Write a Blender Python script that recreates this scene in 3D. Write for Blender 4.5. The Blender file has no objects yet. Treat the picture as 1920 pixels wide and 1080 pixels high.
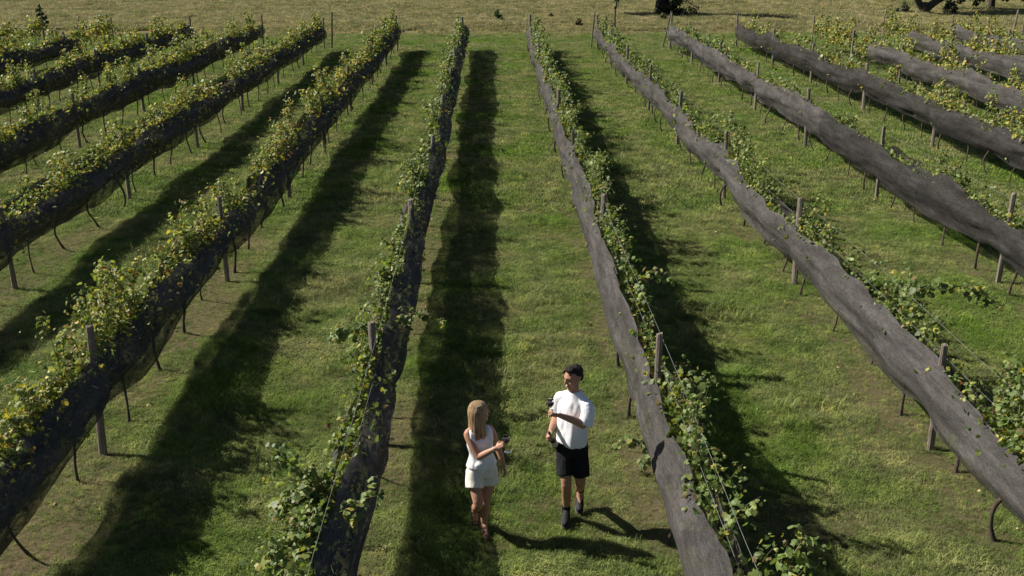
import bpy, bmesh, math, random
import numpy as np
from mathutils import Vector, Matrix
random.seed(7); RNG = np.random.default_rng(7)
sc = bpy.context.scene
COL = sc.collection

# ------------------------------------------------------------------ camera, sky, sun, exposure
CAM_H = 6.1
PITCH = math.radians(18.906); YAW = math.radians(-1.057)
cd = bpy.data.cameras.new('camera'); cam = bpy.data.objects.new('camera', cd); COL.objects.link(cam)
cd.sensor_width = 36.0; cd.lens = 36.0 * 2000 / 1920; cd.clip_start = 0.1; cd.clip_end = 3000
cam.location = (0, 0, CAM_H); cam.rotation_euler = (math.pi / 2 - PITCH, 0, YAW)
sc.camera = cam

SHADOW = Vector((1.17, -0.37, -1.0))            # the way sunlight travels
SUN_EL = math.atan2(1.0, math.hypot(1.17, 0.37)); SUN_AZ = math.atan2(-1.17, 0.37)
world = bpy.data.worlds.new('World'); sc.world = world; world.use_nodes = True
wn = world.node_tree.nodes; wl = world.node_tree.links
sky = wn.new('ShaderNodeTexSky'); sky.sky_type = 'NISHITA'; sky.sun_disc = False
sky.sun_elevation = SUN_EL; sky.sun_rotation = SUN_AZ; sky.air_density = 0.6; sky.dust_density = 0.9; sky.ozone_density = 0.6
wn['Background'].inputs['Strength'].default_value = 0.05
wl.new(sky.outputs['Color'], wn['Background'].inputs['Color'])
sd = bpy.data.lights.new('sun', 'SUN'); sun = bpy.data.objects.new('sun', sd); COL.objects.link(sun)
sd.energy = 5.0; sd.angle = math.radians(0.7); sd.color = (1.0, 0.93, 0.82)
sun.rotation_euler = SHADOW.to_track_quat('-Z', 'Y').to_euler(); sun.location = (-20, 10, 20)
sc.view_settings.view_transform = 'Standard'; sc.view_settings.look = 'None'
sc.view_settings.exposure = 0.62; sc.view_settings.gamma = 1.0
sc.cycles.transparent_max_bounces = 12; sc.cycles.max_bounces = 6

# frustum test, used only to leave out what no view from here could show
_fw = np.array([-math.sin(YAW) * math.cos(PITCH), math.cos(YAW) * math.cos(PITCH), -math.sin(PITCH)])
_rt = np.array([math.cos(YAW), math.sin(YAW), 0.0]); _up = np.cross(_rt, _fw)
def proj(p):
    d = np.asarray(p, float) - np.array([0, 0, CAM_H]); z = d @ _fw
    return 960 + 2000 * (d @ _rt) / z, 540 - 2000 * (d @ _up) / z, z
def in_view(p, m=0.0):
    x, y, z = proj(p)
    mm = m * 2000 / max(z, 1)
    return z > 0 and -mm < x < 1920 + mm and -mm < y < 1080 + mm

# ------------------------------------------------------------------ helpers
def tag(o, label=None, cat=None, group=None, kind=None):
    if label: o['label'] = label
    if cat: o['category'] = cat
    if group: o['group'] = group
    if kind: o['kind'] = kind
    return o
def empty(name, loc):
    o = bpy.data.objects.new(name, None); COL.objects.link(o); o.location = loc; o.empty_display_size = 0.1
    return o
def mesh_np(name, V, F, mat, smooth=False, tint=None):
    """F: (n,3) or (n,4) integer array, or list of such arrays."""
    Fs = F if isinstance(F, list) else [F]
    me = bpy.data.meshes.new(name)
    V = np.ascontiguousarray(V, dtype=np.float32)
    me.vertices.add(len(V)); me.vertices.foreach_set('co', V.ravel())
    loops = np.concatenate([f.ravel() for f in Fs]).astype(np.int32)
    tot = np.concatenate([np.full(len(f), f.shape[1], np.int32) for f in Fs])
    start = np.concatenate([[0], np.cumsum(tot)[:-1]]).astype(np.int32)
    me.loops.add(len(loops)); me.loops.foreach_set('vertex_index', loops)
    me.polygons.add(len(tot)); me.polygons.foreach_set('loop_start', start)
    me.polygons.foreach_set('use_smooth', np.full(len(tot), smooth))
    me.update(calc_edges=True); me.validate()
    if tint is not None:
        a = me.attributes.new('tint', 'FLOAT_COLOR', 'POINT')
        c = np.ones((len(V), 4), np.float32); c[:, :3] = tint
        a.data.foreach_set('color', c.ravel())
    if mat: me.materials.append(mat)
    return me
def link(name, me, parent=None, loc=None):
    o = bpy.data.objects.new(name, me); COL.objects.link(o)
    if parent: o.parent = parent
    if loc is not None: o.location = loc
    return o
class MB:
    def __init__(s): s.V = []; s.F = []; s.n = 0
    def add(s, V, F):
        s.V.append(np.asarray(V, float)); s.F.append([tuple(i + s.n for i in f) for f in F]); s.n += len(V)
    def mesh(s, name, mat, smooth=True, off=None):
        V = np.concatenate(s.V)
        if off is not None: V = V - np.asarray(off)
        me = bpy.data.meshes.new(name); me.from_pydata(V.tolist(), [], [f for g in s.F for f in g])
        me.polygons.foreach_set('use_smooth', [smooth] * len(me.polygons))
        if mat: me.materials.append(mat)
        me.update(); return me
def catmull(P, n):
    P = np.asarray(P, float)
    if len(P) < 3: 
        t = np.linspace(0, 1, n + 1)[:, None]; return P[0] * (1 - t) + P[-1] * t
    Q = np.vstack([2 * P[0] - P[1], P, 2 * P[-1] - P[-2]]); out = []
    for i in range(1, len(Q) - 2):
        for k in range(n):
            t = k / n; a, b, c, d = Q[i - 1], Q[i], Q[i + 1], Q[i + 2]
            out.append(0.5 * (2 * b + (c - a) * t + (2 * a - 5 * b + 4 * c - d) * t * t + (3 * b - a - 3 * c + d) * t ** 3))
    out.append(P[-1]); return np.array(out)
def tube(mb, pts, rad, seg=10, side=(1, 0, 0), sub=4, cap='round'):
    """swept tube through pts; rad entries are r or (rx, ry); rx lies along `side`"""
    R = np.array([(r, r) if np.isscalar(r) else r for r in rad], float)
    C = catmull(np.hstack([np.asarray(pts, float), R]), sub); P = C[:, :3]; R = np.abs(C[:, 3:]) + 1e-5
    T = np.gradient(P, axis=0); T /= np.linalg.norm(T, axis=1)[:, None] + 1e-9
    side = np.asarray(side, float); rings = []
    if cap == 'round':
        def capr(p, t, r, sgn):
            out = []
            for a in (0.35, 0.75, 0.95):
                out.append((p + t * sgn * r.mean() * a, t, r * math.sqrt(max(0.02, 1 - a * a))))
            return out
        seq = capr(P[0], T[0], R[0], -1)[::-1] + [(p, t, r) for p, t, r in zip(P, T, R)] + capr(P[-1], T[-1], R[-1], 1)
    else:
        seq = [(p, t, r) for p, t, r in zip(P, T, R)]
    ang = np.linspace(0, 2 * math.pi, seg, endpoint=False); V = []
    for p, t, r in seq:
        a = side - t * (t @ side)
        if np.linalg.norm(a) < 1e-3: a = np.array([0.1, 1, 0.2]) - t * (t @ np.array([0.1, 1, 0.2]))
        a /= np.linalg.norm(a); b = np.cross(t, a)
        V.append(p + np.outer(np.cos(ang) * r[0], a) + np.outer(np.sin(ang) * r[1], b))
    m = len(V); V = np.concatenate(V); F = []
    for i in range(m - 1):
        for j in range(seg):
            F.append((i * seg + j, i * seg + (j + 1) % seg, (i + 1) * seg + (j + 1) % seg, (i + 1) * seg + j))
    F.append(tuple(range(seg - 1, -1, -1))); F.append(tuple((m - 1) * seg + j for j in range(seg)))
    mb.add(V, F)
def ellipsoid(mb, c, r, rot=None, nu=14, nv=9):
    V = []; F = []
    for i in range(nv + 1):
        ph = math.pi * i / nv
        for j in range(nu):
            a = 2 * math.pi * j / nu
            V.append((r[0] * math.sin(ph) * math.cos(a), r[1] * math.sin(ph) * math.sin(a), r[2] * math.cos(ph) + 1e-6 * j))
    V = np.array(V)
    if rot is not None: V = V @ np.array(rot).T
    V = V + np.array(c)
    for i in range(nv):
        for j in range(nu):
            F.append((i * nu + j, (i + 1) * nu + j, (i + 1) * nu + (j + 1) % nu, i * nu + (j + 1) % nu))
    mb.add(V, F)
def lathe(mb, prof, seg=20, mat3=None, off=(0, 0, 0)):
    V = []; F = []
    for (r, z) in prof:
        for j in range(seg):
            a = 2 * math.pi * j / seg; V.append((r * math.cos(a), r * math.sin(a), z))
    V = np.array(V)
    if mat3 is not None: V = V @ np.array(mat3).T
    V = V + np.array(off)
    for i in range(len(prof) - 1):
        for j in range(seg):
            F.append((i * seg + j, i * seg + (j + 1) % seg, (i + 1) * seg + (j + 1) % seg, (i + 1) * seg + j))
    mb.add(V, F)
def smooth_noise(seed, n=4096):
    r = np.random.default_rng(seed).uniform(-1, 1, n)
    def f(x):
        x = np.asarray(x, float); i = np.floor(x).astype(int); t = x - i; t = t * t * (3 - 2 * t)
        return r[i % n] * (1 - t) + r[(i + 1) % n] * t
    return f
def noise3(V, s, seed=0):
    r = np.random.default_rng(seed).uniform(-1, 1, (32, 32, 32)); X = np.asarray(V) * s + 400.0
    i = np.floor(X).astype(int); t = X - i; t = t * t * (3 - 2 * t); o = 0
    for a in (0, 1):
        for b in (0, 1):
            for c in (0, 1):
                w = (t[:, 0] if a else 1 - t[:, 0]) * (t[:, 1] if b else 1 - t[:, 1]) * (t[:, 2] if c else 1 - t[:, 2])
                o = o + w * r[(i[:, 0] + a) % 32, (i[:, 1] + b) % 32, (i[:, 2] + c) % 32]
    return o

# ------------------------------------------------------------------ materials
def new_mat(name):
    m = bpy.data.materials.new(name); m.use_nodes = True
    nt = m.node_tree; return m, nt, nt.nodes, nt.links, nt.nodes['Principled BSDF']
def noise_node(nt, scale, detail=4, rough=0.55, vec=None, dist=0.0):
    n = nt.nodes.new('ShaderNodeTexNoise'); n.inputs['Scale'].default_value = scale; n.inputs['Detail'].default_value = detail
    n.inputs['Roughness'].default_value = rough; n.inputs['Distortion'].default_value = dist
    if vec is not None: nt.links.new(vec, n.inputs['Vector'])
    return n
def ramp(nt, fac, stops):
    r = nt.nodes.new('ShaderNodeValToRGB'); el = r.color_ramp.elements
    while len(el) < len(stops): el.new(0.5)
    for e, (p, c) in zip(el, stops):
        e.position = p; e.color = (*c, 1) if len(c) == 3 else c
    nt.links.new(fac, r.inputs['Fac']); return r
def mixc(nt, fac, a, b, mode='MIX'):
    m = nt.nodes.new('ShaderNodeMix'); m.data_type = 'RGBA'; m.blend_type = mode
    for sock, v in ((m.inputs['Factor'], fac), (m.inputs[6], a), (m.inputs[7], b)):
        if hasattr(v, 'links'): nt.links.new(v, sock)
        elif isinstance(v, (int, float)): sock.default_value = v
        else: sock.default_value = (*v, 1)
    return m.outputs[2]
def position(nt, scale=None):
    g = nt.nodes.new('ShaderNodeNewGeometry')
    if scale is None: return g.outputs['Position']
    mp = nt.nodes.new('ShaderNodeMapping'); mp.inputs['Scale'].default_value = scale
    nt.links.new(g.outputs['Position'], mp.inputs['Vector']); return mp.outputs['Vector']
def bump(nt, bsdf, h, strength, dist=0.02):
    b = nt.nodes.new('ShaderNodeBump'); b.inputs['Strength'].default_value = strength; b.inputs['Distance'].default_value = dist
    nt.links.new(h, b.inputs['Height']); nt.links.new(b.outputs['Normal'], bsdf.inputs['Normal'])
def simple(name, c0, c1, scale=8, rough=0.8, bmp=0.0, bscale=60, stretch=None, spec=0.3):
    m, nt, N, L, b = new_mat(name)
    tc = nt.nodes.new('ShaderNodeTexCoord'); vec = tc.outputs['Object']
    if stretch:
        mp = N.new('ShaderNodeMapping'); mp.inputs['Scale'].default_value = stretch; L.new(vec, mp.inputs['Vector']); vec = mp.outputs['Vector']
    n = noise_node(nt, scale, 5, 0.6, vec)
    r = ramp(nt, n.outputs['Fac'], [(0.3, c0), (0.7, c1)]); L.new(r.outputs['Color'], b.inputs['Base Color'])
    b.inputs['Roughness'].default_value = rough; b.inputs['Specular IOR Level'].default_value = spec
    if bmp: bump(nt, b, noise_node(nt, bscale, 4, 0.6, vec).outputs['Fac'], bmp)
    return m
def patch_masks(nt):
    """large scale patches of the sward, in world space: dry amount, lush amount, bare amount"""
    pos = position(nt)
    dry = ramp(nt, noise_node(nt, 0.55, 6, 0.68, pos, 0.3).outputs['Fac'], [(0.36, (0, 0, 0)), (0.62, (1, 1, 1))]).outputs['Color']
    lush = ramp(nt, noise_node(nt, 0.33, 5, 0.6, position(nt, (1.3, 0.8, 1))).outputs['Fac'], [(0.50, (0, 0, 0)), (0.70, (0.9, 0.9, 0.9))]).outputs['Color']
    fine = noise_node(nt, 5.0, 4, 0.7, pos).outputs['Fac']
    return dry, lush, fine
# ground under the sward
M_ground, nt, N, L, b = new_mat('soil_and_thatch')
dry, lush, fine = patch_masks(nt)
c = mixc(nt, dry, (0.062, 0.088, 0.022), (0.165, 0.14, 0.075))
c = mixc(nt, lush, c, (0.066, 0.10, 0.02))
c = mixc(nt, ramp(nt, fine, [(0.35, (0, 0, 0)), (0.75, (1, 1, 1))]).outputs['Color'], c, (0.14, 0.13, 0.062))
wa = N.new('ShaderNodeAttribute'); wa.attribute_name = 'worn'; c = mixc(nt, wa.outputs['Fac'], c, (0.15, 0.118, 0.072))
sep = N.new('ShaderNodeSeparateXYZ'); L.new(position(nt), sep.inputs[0])
mr = N.new('ShaderNodeMapRange'); mr.inputs['From Min'].default_value = 61.5; mr.inputs['From Max'].default_value = 66; L.new(sep.outputs['Y'], mr.inputs['Value'])
c = mixc(nt, mr.outputs['Result'], c, (0.21, 0.18, 0.09))
L.new(c, b.inputs['Base Color']); b.inputs['Roughness'].default_value = 1.0; b.inputs['Specular IOR Level'].default_value = 0.05
bump(nt, b, noise_node(nt, 26, 6, 0.75, position(nt)).outputs['Fac'], 0.9, 0.06)
def grass_mat(name, green, dryc, lushc, hue=0.35):
    m, nt, N, L, b = new_mat(name)
    dry, lush, fine = patch_masks(nt)
    oi = N.new('ShaderNodeObjectInfo')
    c = mixc(nt, dry, green, dryc); c = mixc(nt, lush, c, lushc)
    rnd = ramp(nt, oi.outputs['Random'], [(0.0, (0.6, 0.62, 0.55)), (0.7, (1.05, 1.05, 1)), (0.9, (1.35, 1.3, 1.1)), (1.0, (1.9, 1.65, 1.3))])
    c = mixc(nt, 1.0, c, rnd.outputs['Color'], 'MULTIPLY')
    mot = ramp(nt, noise_node(nt, 1.7, 5, 0.75, position(nt)).outputs['Fac'], [(0.32, (0.5, 0.56, 0.5)), (0.5, (1, 1, 1)), (0.66, (1.38, 1.3, 1.3))])
    c = mixc(nt, 1.0, c, mot.outputs['Color'], 'MULTIPLY')
    L.new(c, b.inputs['Base Color']); b.inputs['Roughness'].default_value = 0.75; b.inputs['Specular IOR Level'].default_value = 0.2
    tr = N.new('ShaderNodeBsdfTranslucent'); L.new(c, tr.inputs['Color'])
    mx = N.new('ShaderNodeMixShader'); mx.inputs[0].default_value = 0.3
    L.new(b.outputs[0], mx.inputs[1]); L.new(tr.outputs[0], mx.inputs[2]); L.new(mx.outputs[0], N['Material Output'].inputs['Surface'])
    return m
M_grass = grass_mat('sward', (0.178, 0.275, 0.068), (0.305, 0.325, 0.145), (0.160, 0.285, 0.034))
M_meadow = grass_mat('dry_meadow', (0.30, 0.305, 0.14), (0.41, 0.375, 0.22), (0.23, 0.26, 0.105))
# leaves
def leaf_mat(name, trans=0.34, rough=0.5):
    m, nt, N, L, b = new_mat(name)
    at = N.new('ShaderNodeAttribute'); at.attribute_name = 'tint'
    L.new(at.outputs['Color'], b.inputs['Base Color']); b.inputs['Roughness'].default_value = rough; b.inputs['Specular IOR Level'].default_value = 0.38
    tr = N.new('ShaderNodeBsdfTranslucent')
    L.new(mixc(nt, 1.0, at.outputs['Color'], (1.3, 1.35, 0.6), 'MULTIPLY'), tr.inputs['Color'])
    mx = N.new('ShaderNodeMixShader'); mx.inputs[0].default_value = trans
    L.new(b.outputs[0], mx.inputs[1]); L.new(tr.outputs[0], mx.inputs[2]); L.new(mx.outputs[0], N['Material Output'].inputs['Surface'])
    return m
M_leaf = leaf_mat('vine_leaf')
M_treeleaf = leaf_mat('tree_leaf', 0.2, 0.55)
# netting
def net_mat(name, k):
    m, nt, N, L, b = new_mat(name)
    p1 = position(nt, (1.0, 0.13, 1.3)); p2 = position(nt, (3.0, 0.42, 3.6))
    n1 = noise_node(nt, 5.0, 6, 0.62, p1, 0.6); n2 = noise_node(nt, 17.0, 5, 0.7, p2, 0.3); n3 = noise_node(nt, 90, 3, 0.6, position(nt))
    a = mixc(nt, 0.42, n1.outputs['Fac'], n2.outputs['Fac']); a = mixc(nt, 0.36, a, n3.outputs['Fac'])
    L.new(ramp(nt, a, [(0.36, (0.025 * k, 0.0235 * k, 0.023 * k)), (0.50, (0.068 * k, 0.064 * k, 0.062 * k)), (0.66, (0.165 * k, 0.156 * k, 0.152 * k))]).outputs['Color'], b.inputs['Base Color'])
    b.inputs['Roughness'].default_value = 0.9; b.inputs['Specular IOR Level'].default_value = 0.03
    bump(nt, b, a, 0.6, 0.03)
    tp = N.new('ShaderNodeBsdfTransparent'); mx = N.new('ShaderNodeMixShader')
    th = ramp(nt, noise_node(nt, 3.2, 4, 0.6, position(nt, (1, 0.6, 1))).outputs['Fac'], [(0.40, (0.27, 0.27, 0.27)), (0.58, (0.05, 0.05, 0.05))])
    L.new(th.outputs['Color'], mx.inputs[0]); L.new(b.outputs[0], mx.inputs[1]); L.new(tp.outputs[0], mx.inputs[2])
    L.new(mx.outputs[0], N['Material Output'].inputs['Surface'])
    return m
M_net = net_mat('grey_bird_netting', 1.0); M_net_black = net_mat('black_bird_netting', 0.55)
M_wood = simple('weathered_wood', (0.11, 0.085, 0.065), (0.30, 0.26, 0.22), 9, 0.9, 0.7, 22, (6, 6, 0.7))
M_bark = simple('vine_bark', (0.045, 0.035, 0.026), (0.13, 0.10, 0.075), 20, 0.95, 0.8, 50, (3, 3, 0.6))
M_cane = simple('cane', (0.10, 0.075, 0.035), (0.16, 0.15, 0.06), 12, 0.8)
M_wire = simple('galvanised_wire', (0.13, 0.13, 0.13), (0.24, 0.24, 0.24), 12, 0.5)
M_treebark = simple('tree_bark', (0.03, 0.025, 0.02), (0.09, 0.075, 0.06), 5, 0.95, 0.9, 9, (2, 2, 0.5))
M_deadleaf = simple('fallen_leaf', (0.3, 0.17, 0.07), (0.42, 0.34, 0.2), 3, 0.8)
def cloth(name, c, rough=0.9, bm=0.25):
    return simple(name, tuple(x * 0.93 for x in c), c, 6, rough, bm, 14, None, 0.15)
M_skin_m = simple('skin_tan', (0.36, 0.19, 0.125), (0.42, 0.235, 0.16), 14, 0.5, 0.1, 40)
M_skin_w = simple('skin_sunny', (0.40, 0.215, 0.14), (0.46, 0.26, 0.175), 14, 0.48, 0.1, 40)
M_white = cloth('white_cotton', (0.82, 0.82, 0.86)); M_ivory = cloth('ivory_linen', (0.80, 0.77, 0.69)); M_vest = cloth('white_linen', (0.84, 0.85, 0.88))
M_black = cloth('black_cotton', (0.016, 0.016, 0.019)); M_shoe = simple('black_canvas', (0.010, 0.010, 0.011), (0.022, 0.022, 0.025), 20, 0.7, 0.2)
M_sole = simple('rubber_sole', (0.05, 0.05, 0.05), (0.09, 0.09, 0.09), 20, 0.8)
M_sandal = simple('brown_leather', (0.10, 0.06, 0.035), (0.17, 0.10, 0.06), 20, 0.6, 0.2)
M_hair_b = simple('black_hair', (0.008, 0.007, 0.006), (0.028, 0.022, 0.018), 30, 0.6, 0.5, 60, (6, 6, 1), 0.2)
M_hair_w = simple('blonde_hair', (0.15, 0.078, 0.034), (0.56, 0.38, 0.20), 9, 0.42, 0.8, 26, (9, 9, 0.8), 0.5)
M_eye = simple('eye_dark', (0.02, 0.015, 0.012), (0.03, 0.02, 0.015), 5, 0.3)
M_lip = simple('lip', (0.36, 0.14, 0.11), (0.4, 0.16, 0.13), 8, 0.5)
M_silver = simple('silver', (0.6, 0.6, 0.6), (0.7, 0.7, 0.7), 5, 0.3)
M_glass, nt, N, L, b = new_mat('clear_glass'); b.inputs['Transmission Weight'].default_value = 1.0; b.inputs['Roughness'].default_value = 0.02; b.inputs['IOR'].default_value = 1.25
nn = noise_node(nt, 4, 2); L.new(ramp(nt, nn.outputs['Fac'], [(0, (0.95, 0.97, 0.97)), (1, (1, 1, 1))]).outputs['Color'], b.inputs['Base Color'])
M_wine = simple('red_wine', (0.035, 0.004, 0.008), (0.06, 0.006, 0.012), 4, 0.08, spec=0.5)
M_bottle = simple('dark_bottle_glass', (0.006, 0.010, 0.007), (0.014, 0.02, 0.013), 4, 0.07, spec=0.7)
M_label = simple('paper_label', (0.45, 0.43, 0.38), (0.55, 0.52, 0.46), 8, 0.7)

# ------------------------------------------------------------------ ground
ROW_X = {-7: -22.5, -6: -18.96, -5: -15.4, -4: -11.8, -3: -8.45, -2: -4.78, -1: -1.43, 1: 1.90, 2: 5.36, 3: 9.03, 4: 12.7, 5: 16.25, 6: 19.85, 7: 23.4, 8: 27.0}
def row_gap(P):                                     # distance to the nearest vine row
    return np.min(np.abs(P[:, None, 0] - np.array(list(ROW_X.values()))[None]), axis=1)
def ground_z(P): return 0.018 * noise3(P * [1, 1, 0], 0.9, 3) + 0.012 * noise3(P * [1, 1, 0], 2.1, 4) - 0.02
def make_ground():
    xs = np.concatenate([[-600, -200, -80], np.arange(-40, 41, 0.5), [80, 200, 600]])
    ys = np.concatenate([[-400, -60, -10], np.arange(0, 100, 0.5), [130, 250, 900]])
    X, Y = np.meshgrid(xs, ys); P = np.stack([X.ravel(), Y.ravel(), np.zeros(X.size)], 1)
    inner = (np.abs(P[:, 0]) < 40) & (P[:, 1] > 0) & (P[:, 1] < 99)
    P[:, 2] = np.where(inner, ground_z(P), -0.02)
    nx = len(xs); i, j = np.meshgrid(np.arange(nx - 1), np.arange(len(ys) - 1)); q = (j * nx + i).ravel()
    o = link('ground', mesh_np('ground', P, np.stack([q, q + 1, q + nx + 1, q + nx], 1), M_ground, True))
    gap = row_gap(P) + 0.25 * noise3(P * [1, 1, 0], 0.9, 21) + 0.15 * noise3(P * [1, 1, 0], 2.2, 22)
    w = np.clip((0.55 - gap) / 0.5, 0, 1) * ((P[:, 1] > 0) & (P[:, 1] < 57)); at = o.data.attributes.new('worn', 'FLOAT', 'POINT'); at.data.foreach_set('value', w.astype(np.float32))
    tag(o, 'grassy earth of the vineyard and the meadow behind it', kind='structure')
make_ground()

# ------------------------------------------------------------------ grass: tufts set out by a geometry node tree
def tuft(name, mat, n, rad, h, w, lean, seed):
    r = np.random.default_rng(seed); V = []; F = []
    for k in range(n):
        a = r.uniform(0, 6.283); d = rad * math.sqrt(r.uniform()); base = np.array([d * math.cos(a), d * math.sin(a), -0.02])
        b = r.uniform(0, 6.283); ln = h * r.uniform(0.5, 1.15); le = lean * r.uniform(0.2, 1.2)
        dr = np.array([math.cos(b), math.sin(b), 0]); sd_ = np.array([-math.sin(b), math.cos(b), 0]) * w * r.uniform(0.6, 1.2)
        m = base + dr * ln * le * 0.35 + np.array([0, 0, ln * 0.6]); t = base + dr * ln * le + np.array([0, 0, ln * (1 - 0.35 * le)])
        i = len(V); V += [base - sd_, base + sd_, m + sd_ * 0.8, m - sd_ * 0.8, t]; F += [(i, i + 1, i + 2, i + 3), (i + 3, i + 2, i + 4)]
    me = bpy.data.meshes.new(name); me.from_pydata([tuple(v) for v in V], [], F); me.materials.append(mat); me.update()
    return bpy.data.objects.new(name, me)          # only a source for the node tree, not in the scene
def scatter(name, label, cat, P, S, sources):
    me = bpy.data.meshes.new(name); me.vertices.add(len(P)); me.vertices.foreach_set('co', np.asarray(P, np.float32).ravel())
    r = np.random.default_rng(len(P))
    at = me.attributes.new('size', 'FLOAT', 'POINT'); at.data.foreach_set('value', np.asarray(S, np.float32))
    rt = me.attributes.new('turn', 'FLOAT_VECTOR', 'POINT')
    e = np.stack([r.normal(0, 0.12, len(P)), r.normal(0, 0.12, len(P)), r.uniform(0, 6.283, len(P))], 1).astype(np.float32); rt.data.foreach_set('vector', e.ravel())
    o = link(name, me); tag(o, label, cat, kind='stuff')
    g = bpy.data.node_groups.new(name + '_tree', 'GeometryNodeTree')
    g.interface.new_socket('Geometry', in_out='INPUT', socket_type='NodeSocketGeometry'); g.interface.new_socket('Geometry', in_out='OUTPUT', socket_type='NodeSocketGeometry')
    gi = g.nodes.new('NodeGroupInput'); go = g.nodes.new('NodeGroupOutput'); ip = g.nodes.new('GeometryNodeInstanceOnPoints')
    jn = g.nodes.new('GeometryNodeJoinGeometry')
    for s in sources:
        oi = g.nodes.new('GeometryNodeObjectInfo'); oi.inputs['Object'].default_value = s
        gt = g.nodes.new('GeometryNodeGeometryToInstance'); g.links.new(oi.outputs['Geometry'], gt.inputs[0]); g.links.new(gt.outputs[0], jn.inputs[0])
    g.links.new(gi.outputs[0], ip.inputs['Points']); g.links.new(jn.outputs[0], ip.inputs['Instance']); ip.inputs['Pick Instance'].default_value = True
    na = g.nodes.new('GeometryNodeInputNamedAttribute'); na.data_type = 'FLOAT'; na.inputs[0].default_value = 'size'; g.links.new(na.outputs[0], ip.inputs['Scale'])
    nb = g.nodes.new('GeometryNodeInputNamedAttribute'); nb.data_type = 'FLOAT_VECTOR'; nb.inputs[0].default_value = 'turn'
    er = g.nodes.new('FunctionNodeEulerToRotation'); g.links.new(nb.outputs[0], er.inputs[0]); g.links.new(er.outputs[0], ip.inputs['Rotation'])
    g.links.new(ip.outputs[0], go.inputs[0])
    md = o.modifiers.new('scatter', 'NODES'); md.node_group = g
    return o
def field(y0, y1, dens, seed, margin=2.5):
    """points on the ground between y0 and y1, as wide as the view there plus a margin"""
    r = np.random.default_rng(seed); w = lambda y: 0.5 * y + 2 + margin
    n = int(dens * (y1 - y0) * (w(y0) + w(y1))); y = r.uniform(y0, y1, n * 2); x = r.uniform(-1, 1, n * 2) * w(y1)
    k = np.abs(x - 0.02 * y) < w(y); x, y = x[k], y[k]
    P = np.stack([x, y, 0 * x], 1); P[:, 2] = ground_z(P) + 0.008; return P
GR = [tuft('short_tuft', M_grass, 24, 0.10, 0.085, 0.0034, 1.0, 10 + i) for i in range(4)]
GM = [tuft('mid_tuft', M_grass, 22, 0.17, 0.10, 0.008, 0.8, 20 + i) for i in range(4)]
GL = [tuft('lush_tuft', M_grass, 30, 0.10, 0.20, 0.004, 0.9, 30 + i) for i in range(3)]
GD = [tuft('meadow_tuft', M_meadow, 24, 0.22, 0.34, 0.012, 0.55, 40 + i) for i in range(4)]
def grass():
    P = field(5.5, 23, 300, 1); d = noise3(P, 0.8, 8) + 0.6 * noise3(P, 2.3, 9)
    keep = d + 1.75 > RNG.uniform(0, 1.1, len(P)); P = P[keep]; d = d[keep]
    scatter('mown_grass', 'short mown grass with dry patches between the nearer vine rows', 'grass', P, np.clip(0.85 + 0.5 * d, 0.55, 1.7) * RNG.uniform(0.7, 1.3, len(P)) * np.where(row_gap(P) < 0.38, 0.6, 1), GR)
    P = field(23, 63.5, 60, 2); d = noise3(P, 0.7, 8) + 0.5 * noise3(P, 1.9, 9)
    scatter('mown_grass', 'short green grass between the rows towards the meadow', 'grass', P, np.clip(0.95 + 0.3 * d, 0.65, 1.5), GM)
    P = field(5.5, 36, 38, 3); d = noise3(P, 0.55, 11) + 0.5 * noise3(P, 1.6, 12)
    g = row_gap(P); left = (P[:, 0] < -2.0).astype(float)
    k = (d + 0.3 * left + 0.6 * ((np.abs(P[:, 0] + 3.0) < 1.15) & (P[:, 1] < 16)) > 0.42) & (g > 0.8); P = P[k]; d = d[k]
    scatter('long_grass', 'longer lush green grass in clumps along the lane middles', 'grass', P, np.clip(0.45 + 0.6 * d, 0.35, 1.15) * RNG.uniform(0.7, 1.2, len(P)), GL)
    P = field(61.5, 97, 22, 4, 4); d = noise3(P, 0.25, 14) + 0.5 * noise3(P, 1.1, 15)
    k = P[:, 1] + 2.6 * noise3(P * [1, 1, 0], 0.4, 16) + 1.2 * noise3(P * [1, 1, 0], 1.1, 17) > 63.6; P = P[k]; d = d[k]
    scatter('meadow_grass', 'tall straw-coloured meadow grass behind the vineyard', 'grass', P, np.clip(0.95 + 0.5 * d, 0.4, 1.8) * np.clip((P[:, 1] - 60.5) / 7, 0.45, 1), GD)
grass()

# ------------------------------------------------------------------ the rows: names used in labels
ORD = ['zeroth', 'first', 'second', 'third', 'fourth', 'fifth', 'sixth', 'seventh', 'eighth', 'ninth', 'tenth', 'eleventh', 'twelfth']
def row_words(r): return '%s row %s' % (ORD[abs(r)], 'left of the woman' if r < 0 else 'right of the man')
BAY = 6.15; Y_POST0 = 11.9; ROW_END = 55.1
NOI = {r: [smooth_noise(1000 + 31 * r + i) for i in range(8)] for r in ROW_X}
ROW_FAR = {r: ROW_END + (1.2 if r in (-5, -4, 4) else 0) for r in ROW_X}
def wander(r, y): return 0.05 * NOI[r][0](np.asarray(y) / 4.1)

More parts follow.
